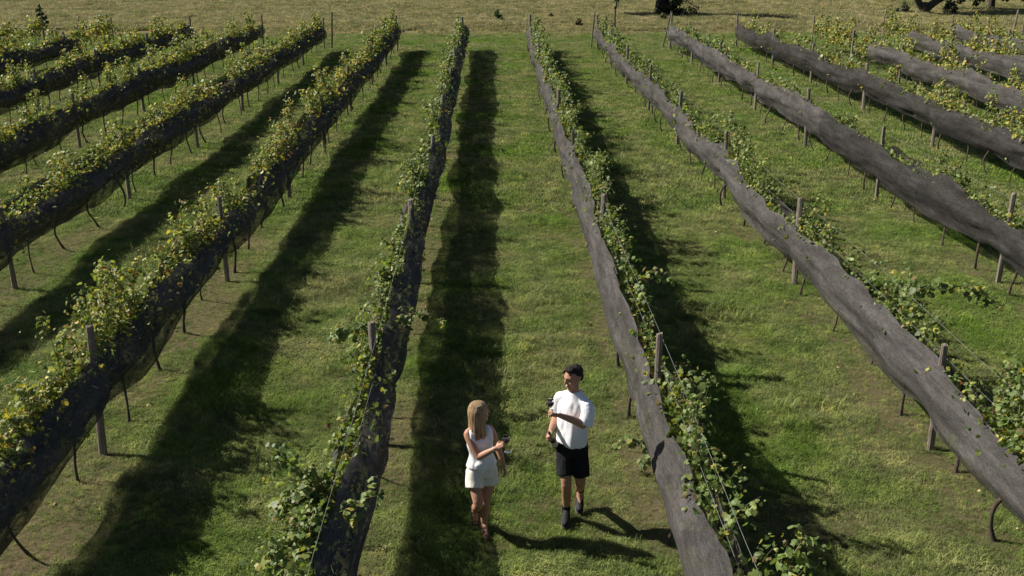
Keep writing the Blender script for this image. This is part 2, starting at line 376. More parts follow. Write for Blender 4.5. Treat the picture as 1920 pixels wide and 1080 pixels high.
# nets: two hanging sides each, gathered towards the bottom hem
NET_Z = {-1: (0.42, 1.16), 1: (0.30, 1.14), 2: (0.36, 1.02), 3: (0.46, 1.22), -2: (0.48, 1.2), -3: (0.55, 1.25), -4: (0.5, 1.2)}
def net_side(r, s, y0, y1, off=0.0):
    n = NOI[r]; zb0, zt0 = NET_Z.get(r, (0.5, 1.2))
    step = 0.09 if y0 < 20 else 0.13
    Y = np.arange(y0, y1 + step / 2, step); K = 13; v = np.linspace(0, 1, K)[None]; y = Y[:, None] + 0.0 * v
    so = 17.3 * s + 40
    vis = s * r < 0; zt0 = zt0 + (0.12 if r == -1 else 0.02 if r < 0 else 0.05) * (1 if vis else -1.4)
    zt = zt0 + 0.12 * n[1](y / 2.2 + so) + 0.06 * n[2](y / 0.6 + so) + 0.015 * n[3](y / 0.19 + so)
    zb = zb0 + 0.10 * n[4](y / 2.9 + so) + 0.05 * n[5](y / 0.9 + so)
    if r == 2: zb = zb - 0.09 * np.clip((13.0 - y) / 4, 0, 1)
    fat = 1 + 0.55 * n[6](y / 1.7 + so)
    prof = np.interp(v, [0, 0.15, 0.35, 0.55, 0.72, 0.88, 1.0], [0.10, 0.17, 0.25, 0.30, 0.28, 0.19, 0.07] if vis else [0.08, 0.15, 0.22, 0.25, 0.24, 0.22, 0.19]) * (0.86 + 0.14 * fat) * (0.78 if r == 1 else 0.84 if r == 2 else 1.0)
    ph = (y - Y_POST0) / BAY; cinch = np.exp(-(((ph - np.round(ph)) * BAY) / 0.4) ** 2); prof = prof * (1 - 0.28 * cinch); zt = zt + 0.06 * cinch; zb = zb + 0.05 * cinch
    x = s * (prof + off) + wander(r, y)
    z = zb + (zt - zb) * v
    q = np.stack([y.ravel() * 0.33, z.ravel() * 3.0 + y.ravel() * 0.22, np.full(y.size, 3.0 * s + r)], 1)
    x = x + s * (0.055 * noise3(q, 2.0, 50) + 0.022 * noise3(q, 6.5, 51)).reshape(x.shape)
    P = np.stack([x, y - y0, z], -1).reshape(-1, 3)
    m = len(Y); i, j = np.meshgrid(np.arange(K - 1), np.arange(m - 1)); a = (j * K + i).ravel()
    return mesh_np('net_side', P, np.stack([a, a + 1, a + K + 1, a + K], 1), M_net_black if (r == 3 and y0 < 20) or r == 4 else M_net, True)
NEAR_Y = {}
for r, X in ROW_X.items():
    y = 4.2
    while y < 50 and not in_view((X, y, 1.0), 2.2): y += 0.5
    NEAR_Y[r] = max(4.2, y - 0.5)
def nets():
    for r, X in ROW_X.items():
        far = {5: 46.0, 6: 51.0, 8: 51.0, -6: 50.0, -7: 48.0}.get(r, ROW_FAR[r] - 0.6)
        spans = [(NEAR_Y[r], far)]
        if r == 1: spans = [(NEAR_Y[r], 15.1), (14.85, far)]
        if r == 3: spans = [(NEAR_Y[r], 28.3), (28.0, far)]
        for q, (a, b_) in enumerate(spans):
            if b_ - a < 1: continue
            e = empty('bird_net', (X, a, 0))
            tone = 'dark shaded' if r < 0 else 'blackish' if (r == 3 and q == 0) or r == 4 else 'grey sunlit'
            piece = '' if len(spans) == 1 else ('nearer length of ' if q == 0 else 'farther length of ')
            tag(e, '%s%s bird netting hung along the %s' % (piece, tone, row_words(r)), 'netting', 'bird nets along the vine rows')
            for s in (-1, 1):
                link('side_panel', net_side(r, s, a, b_, 0.03 * (1 - q) if len(spans) > 1 else 0), e)
nets()

# posts
def post_mesh(seed, h, rad):
    rr = random.Random(seed); mb = MB(); lean = (rr.uniform(-0.03, 0.03), rr.uniform(-0.03, 0.03)); seg = 9
    rad_j = [rad * rr.uniform(0.86, 1.12) for _ in range(seg)]
    V = []; F = []; zs = [-0.3, 0.0, h * 0.35, h * 0.7, h - 0.02, h]
    for i, z in enumerate(zs):
        k = 1.06 - 0.12 * max(z, 0) / h - (0.14 if i == 5 else 0)
        for j in range(seg):
            a = 2 * math.pi * j / seg; q = rad_j[j] * k * rr.uniform(0.96, 1.04)
            V.append((q * math.cos(a) + lean[0] * z, q * math.sin(a) + lean[1] * z, z + (rr.uniform(-0.012, 0.012) if i >= 4 else 0)))
    for i in range(len(zs) - 1):
        for j in range(seg): F.append((i * seg + j, i * seg + (j + 1) % seg, (i + 1) * seg + (j + 1) % seg, (i + 1) * seg + j))
    F.append(tuple(5 * seg + j for j in range(seg))); mb.add(V, F)
    return mb.mesh('wooden_post', M_wood, False)
POST_MESH = [post_mesh(i, 1.62 + 0.03 * (i % 5), 0.046 + 0.007 * (i % 3)) for i in range(10)]
POSTS = {}
def posts():
    for r, X in ROW_X.items():
        seen = 0
        for k in range(-1, 8):
            y = Y_POST0 + BAY * k
            y += 0.12 * math.sin(7.3 * r + 2.1 * k)
            y = {(1, 0): 11.45, (1, 1): 18.1, (2, 0): 11.65, (2, 1): 17.95, (-1, 0): 11.9, (-2, 0): 11.7, (-2, 1): 18.3}.get((r, k), y)
            if k == 7: y = ROW_FAR[r]
            if not any(in_view((X, y, z)) for z in (0, 0.8, 1.6)): continue
            seen += 1
            end = k == 7
            o = link('wooden_post', POST_MESH[(3 * r + 5 * k) % 10], loc=(X + float(wander(r, y)), y, 0))
            o.rotation_euler = (0, 0, (r * 1.7 + k * 2.3) % 6.28)
            sc_ = 1.0 if not end else 1.08; o.scale = (0.95, 0.95, (0.90 if r < 0 and k != 0 else 0.95) * sc_ * (0.88 if r == 2 and k == 0 else 1))
            POSTS.setdefault(r, []).append((k, y))
            w = 'far end post of weathered wood closing the %s' % row_words(r) if end else \
                'weathered wooden post, %s from the near end of the %s' % (ORD[seen], row_words(r))
            tag(o, w, 'post', 'wooden trellis posts in the vine rows')
            if r in (2, 3, -3, 8) and end:        # leaning brace beyond the end post
                b_ = link('brace_post', POST_MESH[(r + 4) % 10], loc=(X - 0.28 * (1 if r > 0 else -1), y + 0.55, 0))
                b_.rotation_euler = (0.06, 0.20 * (1 if r == 3 else 0.3), 0.4); b_.scale = (0.85, 0.85, 1.12)
                tag(b_, 'leaning brace post beyond the end of the %s' % row_words(r), 'post', 'leaning brace posts')
posts()

# wires
def wires():
    for r, X in ROW_X.items():
        for z, w in ((1.50, 'top'), (1.17, 'lower')):
            mb = MB(); y0 = NEAR_Y[r]; y1 = ROW_FAR[r]
            Y = np.arange(y0, y1 + 1, 3.07); pts = [(float(wander(r, y)) + 0.055 , y, z + 0.02 * math.sin(y * 1.3 + r)) for y in Y]
            tube(mb, pts, [0.0023] * len(pts), 4, sub=2, cap='flat')
            o = link('trellis_wire', mb.mesh('trellis_wire', M_wire, True, (0, y0, 0)), loc=(X, y0, 0))
            tag(o, '%s thin steel trellis wire along the %s' % (w, row_words(r)), 'wire', 'trellis wires')
wires()

# ------------------------------------------------------------------ vines
_a = np.radians([270, 305, 335, 0, 28, 58, 90, 122, 152, 180, 205, 235]); _r = np.array([0.26, 0.84, 0.72, 1.0, 0.74, 0.98, 1.12, 0.98, 0.74, 1.0, 0.72, 0.84])
LEAF_HI = np.vstack([[0, 0.02, 0.0]] + [[[math.cos(a) * q, math.sin(a) * q, -0.30 * q * q + 0.04 * (k % 2)]] for k, (a, q) in enumerate(zip(_a, _r))])
LEAF_HI_F = np.array([[0, 1 + i, 1 + (i + 1) % 12] for i in range(12)])
LEAF_LO = np.array([[0, -0.75, 0], [0.95, -0.1, -0.22], [0.62, 0.75, -0.15], [0, 1.0, -0.25], [-0.62, 0.75, -0.15], [-0.95, -0.1, -0.22], [0, 0.1, 0.08]])
LEAF_LO_F = np.array([[6, i, (i + 1) % 6] for i in range(6)])
def leaves_mesh(name, P, Nrm, size, tint, mat, hi=True, r=None):
    r = r or RNG
    T, TF = (LEAF_HI, LEAF_HI_F) if hi else (LEAF_LO, LEAF_LO_F)
    n = len(P); Nrm = Nrm / (np.linalg.norm(Nrm, axis=1)[:, None] + 1e-9)
    t = r.normal(size=(n, 3)); t[:, 2] -= 0.7; t -= Nrm * (t * Nrm).sum(1)[:, None]; t /= np.linalg.norm(t, axis=1)[:, None] + 1e-9
    s = np.cross(t, Nrm); cup = r.uniform(-0.8, 3.4, n); asp = r.uniform(0.7, 1.1, n)
    V = P[:, None] + size[:, None, None] * (T[None, :, :1] * asp[:, None, None] * s[:, None] + T[None, :, 1:2] * t[:, None] + (T[None, :, 2:3] * cup[:, None, None]) * Nrm[:, None])
    F = (TF[None] + (np.arange(n) * len(T))[:, None, None]).reshape(-1, 3)
    return mesh_np(name, V.reshape(-1, 3), F, mat, False, np.repeat(tint, len(T), axis=0))
TONES = np.array([[0.10, 0.14, 0.042], [0.15, 0.20, 0.068], [0.215, 0.27, 0.10], [0.30, 0.325, 0.115], [0.40, 0.345, 0.08], [0.20, 0.145, 0.07], [0.19, 0.06, 0.032]])
def tones(r, n, yellow):
    w = np.array([0.26, 0.30, 0.22, 0.13 + 0.08 * yellow, 0.035 + 0.12 * yellow, 0.05 + 0.085 * yellow, 0.002 + 0.006 * yellow]); w /= w.sum()
    return TONES[r.choice(7, n, p=w)] * r.uniform(0.75, 1.25, (n, 1))
# what the photograph shows along each row: (distance along the row, leafiness); between them it is interpolated
LEAFY = {
 -1: [(7, 1.5), (8.4, 1.5), (9.4, 1.0), (10.6, 0.2), (11.3, 0.7), (12.2, 1.0), (13.4, 0.5), (15, 1.25), (16.6, 0.6), (18, 0.5), (20, 0.8), (24, 0.95), (30, 0.8), (55, 1.0)],
 1: [(7, 1.3), (8.2, 1.3), (9.2, 1.25), (10.2, 0.7), (11.2, 0.45), (12.3, 0.12), (13.2, 0.45), (14.6, 0.7), (16.2, 0.75), (17.4, 0.95), (19, 0.5), (21, 1.2), (27, 1.3), (34, 1.5), (45, 1.2), (55, 1.0)],
 2: [(8, 1.3), (9.6, 1.35), (10.8, 1.2), (12, 0.2), (13.0, 1.3), (14.2, 0.9), (15.5, 0.6), (17, 1.2), (19, 1.3), (24, 1.4), (32, 1.1), (40, 0.9), (55, 1.1)],
 3: [(16, 0.6), (20, 0.55), (22, 0.5), (24, 0.3), (25.5, 0.8), (28, 0.2), (31, 0.5), (36, 0.35), (42, 0.7), (50, 0.8), (55, 1)],
 4: [(20, 0.5), (25, 0.9), (30, 1.0), (35, 0.6), (42, 0.9), (50, 0.6), (55, 0.7)],
 5: [(25, 0.9), (34, 1.0), (40, 0.8), (46, 1.4), (55, 1.6)],
 6: [(30, 0.8), (40, 1.0), (50, 1.3), (55, 1.4)], 7: [(30, 1.1), (55, 1.2)], 8: [(30, 1.0), (55, 0.9)],
 -2: [(7, 1.3), (12, 1.2), (14, 0.6), (15.2, 0.35), (16.5, 1.0), (18, 1.1), (19.5, 0.5), (22, 1.0), (30, 1.0), (44, 0.8), (55, 1.3)],
 -3: [(14, 1.0), (20, 1.0), (26, 0.7), (30, 0.9), (44, 0.9), (50, 1.1), (55, 1.0)], -4: [(20, 1.0), (30, 1.3), (40, 1.0), (50, 0.8), (55, 1.1)],
 -5: [(25, 1.2), (40, 1.3), (50, 0.8), (55, 1)], -6: [(30, 1.3), (55, 1.1)], -7: [(30, 1.3), (55, 1.2)]}
YELLOW = {-7: 1.7, -6: 1.8, -5: 1.7, -4: 1.5, -3: 1.5, -2: 1.5, -1: 0.45, 1: 0.5, 2: 0.5, 3: 0.8, 4: 1.5, 5: 1.8, 6: 1.8, 7: 1.5, 8: 1.3}
def leafiness(r, y):
    t = LEAFY[r]; return (1.1 if r <= -2 or r >= 4 else 0.68 if r == 1 and y < 19 else 0.85 if abs(r) == 1 else 0.95) * float(np.interp(y, [a for a, _ in t], [b for _, b in t]))
def vine_leaves(r, X, y, seed, special=None):
    """leaf centres, normals, sizes and canes of one vine, relative to (X, y, 0)"""
    g = np.random.default_rng(seed); dist = y; P = []; Nn = []; S = []; canes = []
    zt = NET_Z.get(r, (0.5, 1.2))[1]
    hi = dist < 30; lsz = 0.043 if dist < 22 else 0.054 if dist < 36 else 0.070
    cnt = 1.9 if dist < 22 else 1.2 if dist < 36 else 0.7
    nsh = 0
    for q in range(12):
        oy = -0.77 + 1.54 * (q + g.uniform(-0.6, 0.6)) / 11
        d = leafiness(r, y + oy) * (0.72 + 0.75 * NOI[r][7]((y + oy) / 0.9 + 9))
        if g.uniform() > d * 0.95: continue
        # a shoot climbing out of the net, then bending over to one side
        top = (1.25 if r <= -2 or r >= 4 else 1.0) * g.uniform(0.12, 0.56) * (0.55 + 0.5 * d) * (1 + 0.7 * NOI[r][6]((y + oy) / 0.8 + 3))
        if g.uniform() < 0.2: top += g.uniform(0.12, 0.40)
        bias = (0.17 if r in (-1, 1, 2) else 0.10) * np.sign(r)
        lx = g.normal(0.4 * bias, 0.10); ly = g.normal(0, 0.14); sidew = bias * 0.7 + g.uniform(-0.08, 0.08)
        z0 = zt - 0.16; pts = [(sidew * 0.6, oy, z0), (sidew + 0.3 * lx, oy + 0.4 * ly, z0 + top * 0.65), (sidew + lx, oy + ly, z0 + 0.16 + top * 0.75)]
        dr = g.uniform()
        if dr < 0.4: pts.append((sidew + lx * 1.5 + g.choice([-1, 1]) * g.uniform(0.04, 0.14), oy + ly * 1.3, z0 + top * 0.75 - g.uniform(-0.06, 0.22)))
        C = catmull(pts, 6); canes.append((pts, 0.0045)); L_ = np.linalg.norm(np.diff(C, axis=0), axis=1).sum()
        m = max(4, int(L_ * 34 * cnt)); idx = g.uniform(0.1, 1, m) * (len(C) - 1); a = np.floor(idx).astype(int).clip(0, len(C) - 2); t = (idx - a)[:, None]
        base = C[a] * (1 - t) + C[a + 1] * t; offs = g.normal(0, 0.065, (m, 3)); p = base + offs
        P.append(p); nn = offs * 6 + g.normal(0, 0.62, (m, 3)) + np.array([-0.25, -0.1, 0.75]); Nn.append(nn); S.append(lsz * g.uniform(0.45, 1.25, m) * (1 - 0.35 * (idx / (len(C) - 1)) ** 3))
        # the leaf mass round the top of the net
        m2 = int(19 * cnt * d); p = np.stack([g.normal(sidew, 0.095, m2), oy + g.normal(0, 0.12, m2), zt + g.normal(0.02, 0.09, m2)], 1)
        P.append(p); Nn.append(g.normal(0, 0.5, (m2, 3)) + np.stack([p[:, 0] * 3, 0 * p[:, 0], 0.6 + 0 * p[:, 0]], 1)); S.append(lsz * g.uniform(0.45, 1.25, m2))
    # leaves shut inside the net
    m3 = int(120 * cnt); p = np.stack([g.normal(0, 0.115 if r < 0 else 0.08, m3), g.uniform(-0.8, 0.8, m3), g.uniform(0.55, 1.03, m3) * zt], 1)
    P.append(p); Nn.append(g.normal(0, 1, (m3, 3))); S.append(lsz * g.uniform(0.7, 1.1, m3))
    if special:                                     # long arching shoot: (points, leaves)
        for pts, m in special:
            C = catmull(pts, 8); canes.append((pts, 0.006)); idx = g.uniform(0, 1, m) * (len(C) - 1); a = np.floor(idx).astype(int).clip(0, len(C) - 2); t = (idx - a)[:, None]
            offs = g.normal(0, 0.055, (m, 3)); P.append(C[a] * (1 - t) + C[a + 1] * t + offs); Nn.append(offs * 5 + g.normal(0, 0.35, (m, 3)) + np.array([-0.2, -0.1, 0.8])); S.append(0.048 * g.uniform(0.6, 1.25, m))
    P = np.concatenate(P); Nn = np.concatenate(Nn); S = np.concatenate(S)
    P[:, 0] += wander(r, y + P[:, 1])
    ye = YELLOW[r] * (0.5 + 1.0 * max(0, NOI[r][3](y / 2.7 + 5)))
    tint = tones(g, len(P), ye) * (np.array([0.86, 0.93, 0.76]) if r in (-1, 1, 2, 3) else np.array([1.15, 1.10, 0.92]))
    return P, Nn, S, tint, canes, hi
def trunk_mb(mb, r, seed, off=(0, 0, 0)):
    g = random.Random(seed); zt = NET_Z.get(r, (0.5, 1.2))[1] - 0.2; ox, oy, oz = off
    bx, by = g.gauss(-0.03, 0.07), g.gauss(0, 0.08); bow = max(-0.1, min(0.1, g.gauss(0, 0.07))), max(-0.1, min(0.1, g.gauss(0, 0.07)))
    if g.random() < 0.22: bow = (-0.12 * g.choice([1, 1, -0.6]), g.choice([-0.1, 0.1]))
    rr = g.uniform(0.014, 0.025)
    pts = [(ox + bx, oy + by, -0.06), (ox + bx + bow[0] * 0.7, oy + by + bow[1] * 0.7, 0.18), (ox + bx * 0.6 + bow[0], oy + by * 0.6 + bow[1], 0.42), (ox, oy, zt - 0.2), (ox, oy + 0.02, zt)]
    tube(mb, pts, [rr * 1.5, rr * 0.95, rr * 1.1, rr * 0.8, rr * 0.7], 7, sub=4)
    for s in (-1, 1): tube(mb, [(ox, oy, zt - 0.12), (ox + g.gauss(0, 0.02), oy + s * 0.35, zt - 0.04), (ox, oy + s * 0.76, zt - 0.05)], [rr * 0.8, rr * 0.7, rr * 0.5], 6, sub=2)
SPECIAL = {  # (row, index): long shoots seen in the photograph
 'arch': [([(0.05, 0.2, 1.0), (0.25, 0.25, 1.62), (0.75, 0.2, 1.66), (1.15, 0.12, 1.40)], 140), ([(0.0, 0.1, 1.0), (0.08, 0.2, 1.5), (0.1, 0.35, 1.82)], 40), ([(0.1, 0, 1.0), (0.3, -0.1, 1.35), (0.34, -0.2, 0.9)], 60)],
 'wide': [([(-0.05, 0.0, 1.05), (-0.3, 0.05, 1.25), (-0.62, 0.0, 1.12)], 100), ([(0.05, 0.1, 1.1), (0.35, 0.35, 1.30), (0.75, 0.45, 1.18)], 60), ([(0, -0.2, 1.1), (-0.12, -0.3, 1.0), (-0.16, -0.35, 0.6)], 60)],
 'bulge': [([(0.0, 0.2, 1.0), (-0.22, 0.3, 1.35), (-0.5, 0.3, 1.15)], 170), ([(0, -0.3, 1.0), (-0.2, -0.3, 1.25), (-0.45, -0.2, 0.95)], 170), ([(0.1, 0.0, 1.1), (0.25, 0.1, 1.35), (0.5, 0.15, 1.4)], 45), ([(-0.1, 0.3, 1.1), (-0.35, 0.5, 1.5), (-0.62, 0.6, 1.62)], 40)],
 'sucker': [([(-0.12, 0.0, 0.35), (-0.30, 0.0, 0.42), (-0.52, 0.05, 0.30)], 42), ([(-0.1, -0.1, 0.25), (-0.2, -0.15, 0.22)], 16)],
 'right': [([(0.1, 0.0, 1.1), (0.3, 0.05, 1.4), (0.62, 0.1, 1.35)], 70), ([(0.1, -0.2, 1.1), (0.22, -0.3, 1.2), (0.3, -0.35, 0.85)], 60)]}
def special_for(r, y):
    if r == 2 and 12.6 < y < 14.2: return SPECIAL['arch']
    if r == -1 and 11.2 < y < 12.7: return SPECIAL['wide']
    if r == -1 and 7.4 < y < 8.95: return SPECIAL['bulge']
    if r == 1 and 13.9 < y < 15.4: return SPECIAL['right']
    if r == 1 and (10.8 < y < 12.3 or 8.2 < y < 9.0): return SPECIAL['sucker']
    if r == 2 and 9.0 < y < 10.5: return SPECIAL['right']
    return None
def vines():
    todo = []
    for r, X in ROW_X.items():
        ks = [k for k, _ in POSTS.get(r, [])]
        for k in range(-2, 7):
            for j in range(4):
                y = Y_POST0 + BAY * k + (j + 0.5) * BAY / 4
                if y < 5 or y > ROW_FAR[r] - 0.3: continue
                if not any(in_view((X, y + q, z)) for q in (-0.7, 0, 0.7) for z in (0, 0.7, 1.3)): continue
                if ks and k >= min(ks): w = '%s beyond the %s post, %s' % (ORD[j + 1], ORD[k - min(ks) + 1], row_words(r))
                else:
                    before = ((min(ks) if ks else 0) - k) * 4 - j
                    w = '%s before the nearest post, %s' % (ORD[before], row_words(r))
                d = leafiness(r, y); look = 'thinly leaved' if d < 0.55 else 'yellowing' if YELLOW[r] > 1.2 else 'bushy green' if d > 1.1 else 'green'
                if special_for(r, y) is SPECIAL['arch']: look = 'long-shooted'
                todo.append((math.hypot(X, y), r, X, y, '%s grape vine, %s' % (look, w), k, j))
    todo.sort(key=lambda t: t[0]); pass
    far_v, far_n, far_s, far_t = [], [], [], []; far_tr = MB()
    for q, (dd, r, X, y, label, k, j) in enumerate(todo):
        seed = 5000 + 97 * (r + 9) + 13 * (k + 3) + j * 1009
        P, Nn, S, tint, canes, hi = vine_leaves(r, X, y, seed, special_for(r, y))
        if q < 300:
            e = empty('grape_vine', (X, y, 0)); tag(e, label, 'grape vine', 'grape vines trained along the rows')
            mb = MB(); trunk_mb(mb, r, seed); link('trunk', mb.mesh('vine_trunk', M_bark), e)
            f = link('foliage', leaves_mesh('vine_foliage', P, Nn, S, tint, M_leaf, hi, np.random.default_rng(seed)), e); f['kind'] = 'stuff'
            if canes and y < 34:
                mb = MB()
                for pts, rad in canes: tube(mb, [(a + float(wander(r, y + b_)), b_, c_) for a, b_, c_ in pts], [rad] * (len(pts) - 1) + [rad * 0.5], 4, sub=2, cap='flat')
                cn = link('canes', mb.mesh('vine_canes', M_cane), e); cn['kind'] = 'stuff'
        else:
            far_v.append(P + np.array([X, y, 0])); far_n.append(Nn); far_s.append(S); far_t.append(tint); trunk_mb(far_tr, r, seed, (X, y, 0))
    if far_v:
        e = empty('distant_grape_vines', (0, 50, 0)); tag(e, 'remaining distant grape vines at the far ends of the outer rows', 'grape vines', kind='stuff')
        off = np.array([0, 50, 0])
        f = link('foliage', leaves_mesh('far_foliage', np.concatenate(far_v) - off, np.concatenate(far_n), np.concatenate(far_s), np.concatenate(far_t), M_leaf, False), e); f['kind'] = 'stuff'
        f = link('trunks', far_tr.mesh('far_trunks', M_bark, True, off), e); f['kind'] = 'stuff'
vines()

# ------------------------------------------------------------------ trees and shrubs beyond the vineyard
def branch_tree(name, label, loc, trunk, limbs, crown, nleaf, lsize, tone, seed, cat='tree', group=None, sigma=0.5):
    """trunk: (pts, radii); limbs: list of the same; crown: clump centres (x,y,z,r)"""
    g = np.random.default_rng(seed); e = empty(name, loc); tag(e, label, cat, group)
    mb = MB(); tube(mb, trunk[0], trunk[1], 12, sub=5); link('trunk', mb.mesh('trunk', M_treebark), e)
    for pts, rad in limbs:
        mb = MB(); tube(mb, pts, rad, 8, sub=5); link('limb', mb.mesh('limb', M_treebark), e)
    if crown:
        P, Nn = [], []; w = np.array([c[3] ** 2 for c in crown]); w = w / w.sum()
        for c, k in zip(crown, w):
            m = int(nleaf * k); d = g.normal(size=(m, 3)); d /= np.linalg.norm(d, axis=1)[:, None]
            sub = g.normal(size=(max(4, m // 40), 3)); sub /= np.linalg.norm(sub, axis=1)[:, None]; sub *= c[3] * g.uniform(0.45, 1.0, (len(sub), 1))
            p = sub[g.integers(0, len(sub), m)] + g.normal(0, c[3] * 0.16, (m, 3)); p[:, 2] *= 0.8
            P.append(p + np.array(c[:3])); Nn.append(p * 0.8 / c[3] + g.normal(0, 0.6, (m, 3)) + np.array([0, 0, 0.4]))
        P = np.concatenate(P); Nn = np.concatenate(Nn); t = np.array(tone)[None] * g.uniform(0.6, 1.4, (len(P), 1))
        f = link('crown', leaves_mesh('crown', P, Nn, lsize * g.uniform(0.6, 1.3, len(P)), t, M_treeleaf, False, g), e); f['kind'] = 'stuff'
    return e
def tree_set():
    # forked tree, only its foot in view
    tr = ([(0, 0, -0.3), (0.02, 0, 0.15), (0.03, 0, 0.5)], [0.50, 0.36, 0.34])
    limbs = [([(-0.08, 0, 0.35), (-0.5, 0.1, 0.95), (-1.4, 0.2, 2.8), (-2.2, 0.1, 4.6)], [0.27, 0.24, 0.18, 0.08]),
             ([(0.12, 0, 0.35), (0.75, 0, 0.85), (2.2, -0.2, 1.9), (3.4, 0.0, 4.2)], [0.3, 0.26, 0.19, 0.08]),
             ([(1.6, -0.1, 1.9), (3.2, -0.4, 1.75), (4.6, -0.8, 1.5)], [0.12, 0.09, 0.05])]
    crown = [(-2, 0, 5, 1.9), (0, 0.6, 5.6, 2.2), (2, -0.3, 5.0, 2.0), (3.8, 0, 4.2, 1.8), (0.5, -1.2, 4.4, 1.6), (-3, 0.5, 3.9, 1.3), (4.6, -0.8, 2.6, 1.2)]
    branch_tree('field_tree', 'dark forked tree trunk standing in the meadow near the upper right corner', (30.5, 77.0, 0), tr, limbs, crown, 9000, 0.11, (0.05, 0.075, 0.022), 1)
    tr = ([(0, 0, -0.3), (0.0, 0, 0.8), (0.1, 0.1, 1.8)], [0.30, 0.24, 0.22])
    limbs = [([(0.05, 0, 1.4), (-0.8, -0.2, 2.2), (-2.2, -0.5, 2.6), (-3.6, -0.8, 1.1)], [0.2, 0.16, 0.1, 0.04]), ([(0.05, 0, 1.5), (0.8, 0, 3), (1.5, 0, 4.4)], [0.2, 0.16, 0.08])]
    crown = [(0, 0, 4.5, 2.3), (2.2, 0, 4.0, 1.8), (-2.2, -0.3, 3.4, 1.7), (-3.2, -0.8, 1.2, 0.9), (-1.6, -0.9, 1.1, 0.8), (0.4, -1.1, 1.3, 0.7), (2.6, -0.8, 1.2, 0.9), (1.2, -1, 1.5, 0.8)]
    branch_tree('field_tree', 'low spreading leafy tree at the right edge beyond the forked tree', (36.6, 80.0, 0), tr, limbs, crown, 9000, 0.10, (0.075, 0.09, 0.03), 2)
    # dark thick tree behind the third right row
    tr = ([(0, 0, -0.3), (0.0, 0, 0.6), (0.05, 0.1, 1.6), (0.1, 0, 3.0)], [0.62, 0.5, 0.42, 0.3])
    limbs = [([(0, 0, 1.2), (-1.0, -0.1, 2.2), (-2.6, -0.2, 2.8), (-3.6, -0.3, 1.3)], [0.22, 0.17, 0.1, 0.04]), ([(0, 0, 1.4), (1.0, 0, 2.6), (2.2, 0, 3.6)], [0.22, 0.16, 0.08]),
             ([(-2.2, -0.2, 2.7), (-2.9, -0.4, 1.6), (-3.1, -0.6, 0.7)], [0.06, 0.04, 0.02])]
    crown = [(0, 0, 4.4, 2.2), (1.9, 0, 3.9, 1.8), (-2.0, 0, 3.6, 1.7), (-3.2, -0.4, 1.75, 0.75), (-2.2, -0.3, 1.7, 0.7), (-4.0, -0.2, 1.9, 0.7)]
    branch_tree('field_tree', 'dark thick-trunked tree in the meadow above the third row right of the man', (11.7, 75.3, 0), tr, limbs, crown, 9000, 0.10, (0.055, 0.075, 0.025), 3)
    for (x, y, h, w, tone, lab, sd_) in [
        (12.3, 74.2, 1.35, 1.55, (0.018, 0.026, 0.010), 'dark round shrub at the foot of the thick-trunked meadow tree', 11),
        (32.6, 77.4, 0.85, 0.8, (0.022, 0.034, 0.014), 'small dark bush just right of the forked tree trunk', 12),
        (28.9, 76.6, 0.8, 0.6, (0.075, 0.09, 0.05), 'pale grey-green bush just left of the forked tree trunk', 13),
        (-26.6, 65.2, 1.55, 0.45, (0.055, 0.095, 0.032), 'slender green conifer-like bush in the meadow at upper left', 14),
        (0.35, 69.8, 0.85, 0.36, (0.055, 0.10, 0.028), 'small green sapling alone in the meadow near the top centre', 15),
        (5.4, 67.5, 0.5, 0.3, (0.13, 0.10, 0.055), 'small brown dried weed in the meadow right of the sapling', 16),
        (3.9, 72.5, 0.42, 0.35, (0.11, 0.105, 0.05), 'low dull bush at the top of the meadow beyond the dried weed', 17),
        (-8.8, 90.0, 0.5, 0.5, (0.10, 0.09, 0.045), 'small brownish tussock high in the meadow at top left of centre', 18),
        (11.2, 71.5, 0.5, 0.5, (0.09, 0.10, 0.04), 'pale low weed in front of the dark meadow shrub', 19)]:
        g = random.Random(sd_); cr = []
        for q in range(9):
            z = h * (0.18 + 0.78 * q / 8); cr.append((g.uniform(-1, 1) * w * 0.55 * (1.15 - q / 9), g.uniform(-1, 1) * w * 0.5, z, w * 0.55 * (1.15 - 0.75 * q / 8) + 0.03))
        branch_tree('meadow_shrub', lab, (x, y, 0), ([(0, 0, -0.1), (0.02, 0, h * 0.4), (0, 0.02, h * 0.85)], [0.03, 0.02, 0.008]), [([(0, 0, 0.05), (w * 0.4, 0.05, h * 0.5)], [0.015, 0.006]), ([(0, 0, 0.05), (-w * 0.4, -0.05, h * 0.55)], [0.015, 0.006])], cr, 3200 if h > 1.2 and w > 1 else 1300 if h > 0.6 else 500, 0.055, tone, sd_, 'shrub', 'shrubs dotted over the meadow')
    branch_tree('young_tree', 'thin dark leafy young tree behind the end of the second row right of the man', (7.45, 66.0, 0), ([(0, 0, -0.1), (-0.02, 0, 0.9), (0.05, 0, 1.9), (0.0, 0, 3.0)], [0.05, 0.045, 0.035, 0.02]), [([(0, 0, 1.2), (0.2, 0, 1.9), (0.3, 0, 2.6)], [0.02, 0.015, 0.01])],
                [(0.02, 0, 1.35, 0.14), (0.04, 0, 1.7, 0.16), (-0.05, 0, 2.2, 0.3), (0.1, 0, 2.7, 0.4), (0, 0, 3.1, 0.35)], 900, 0.05, (0.03, 0.045, 0.016), 21)
tree_set()

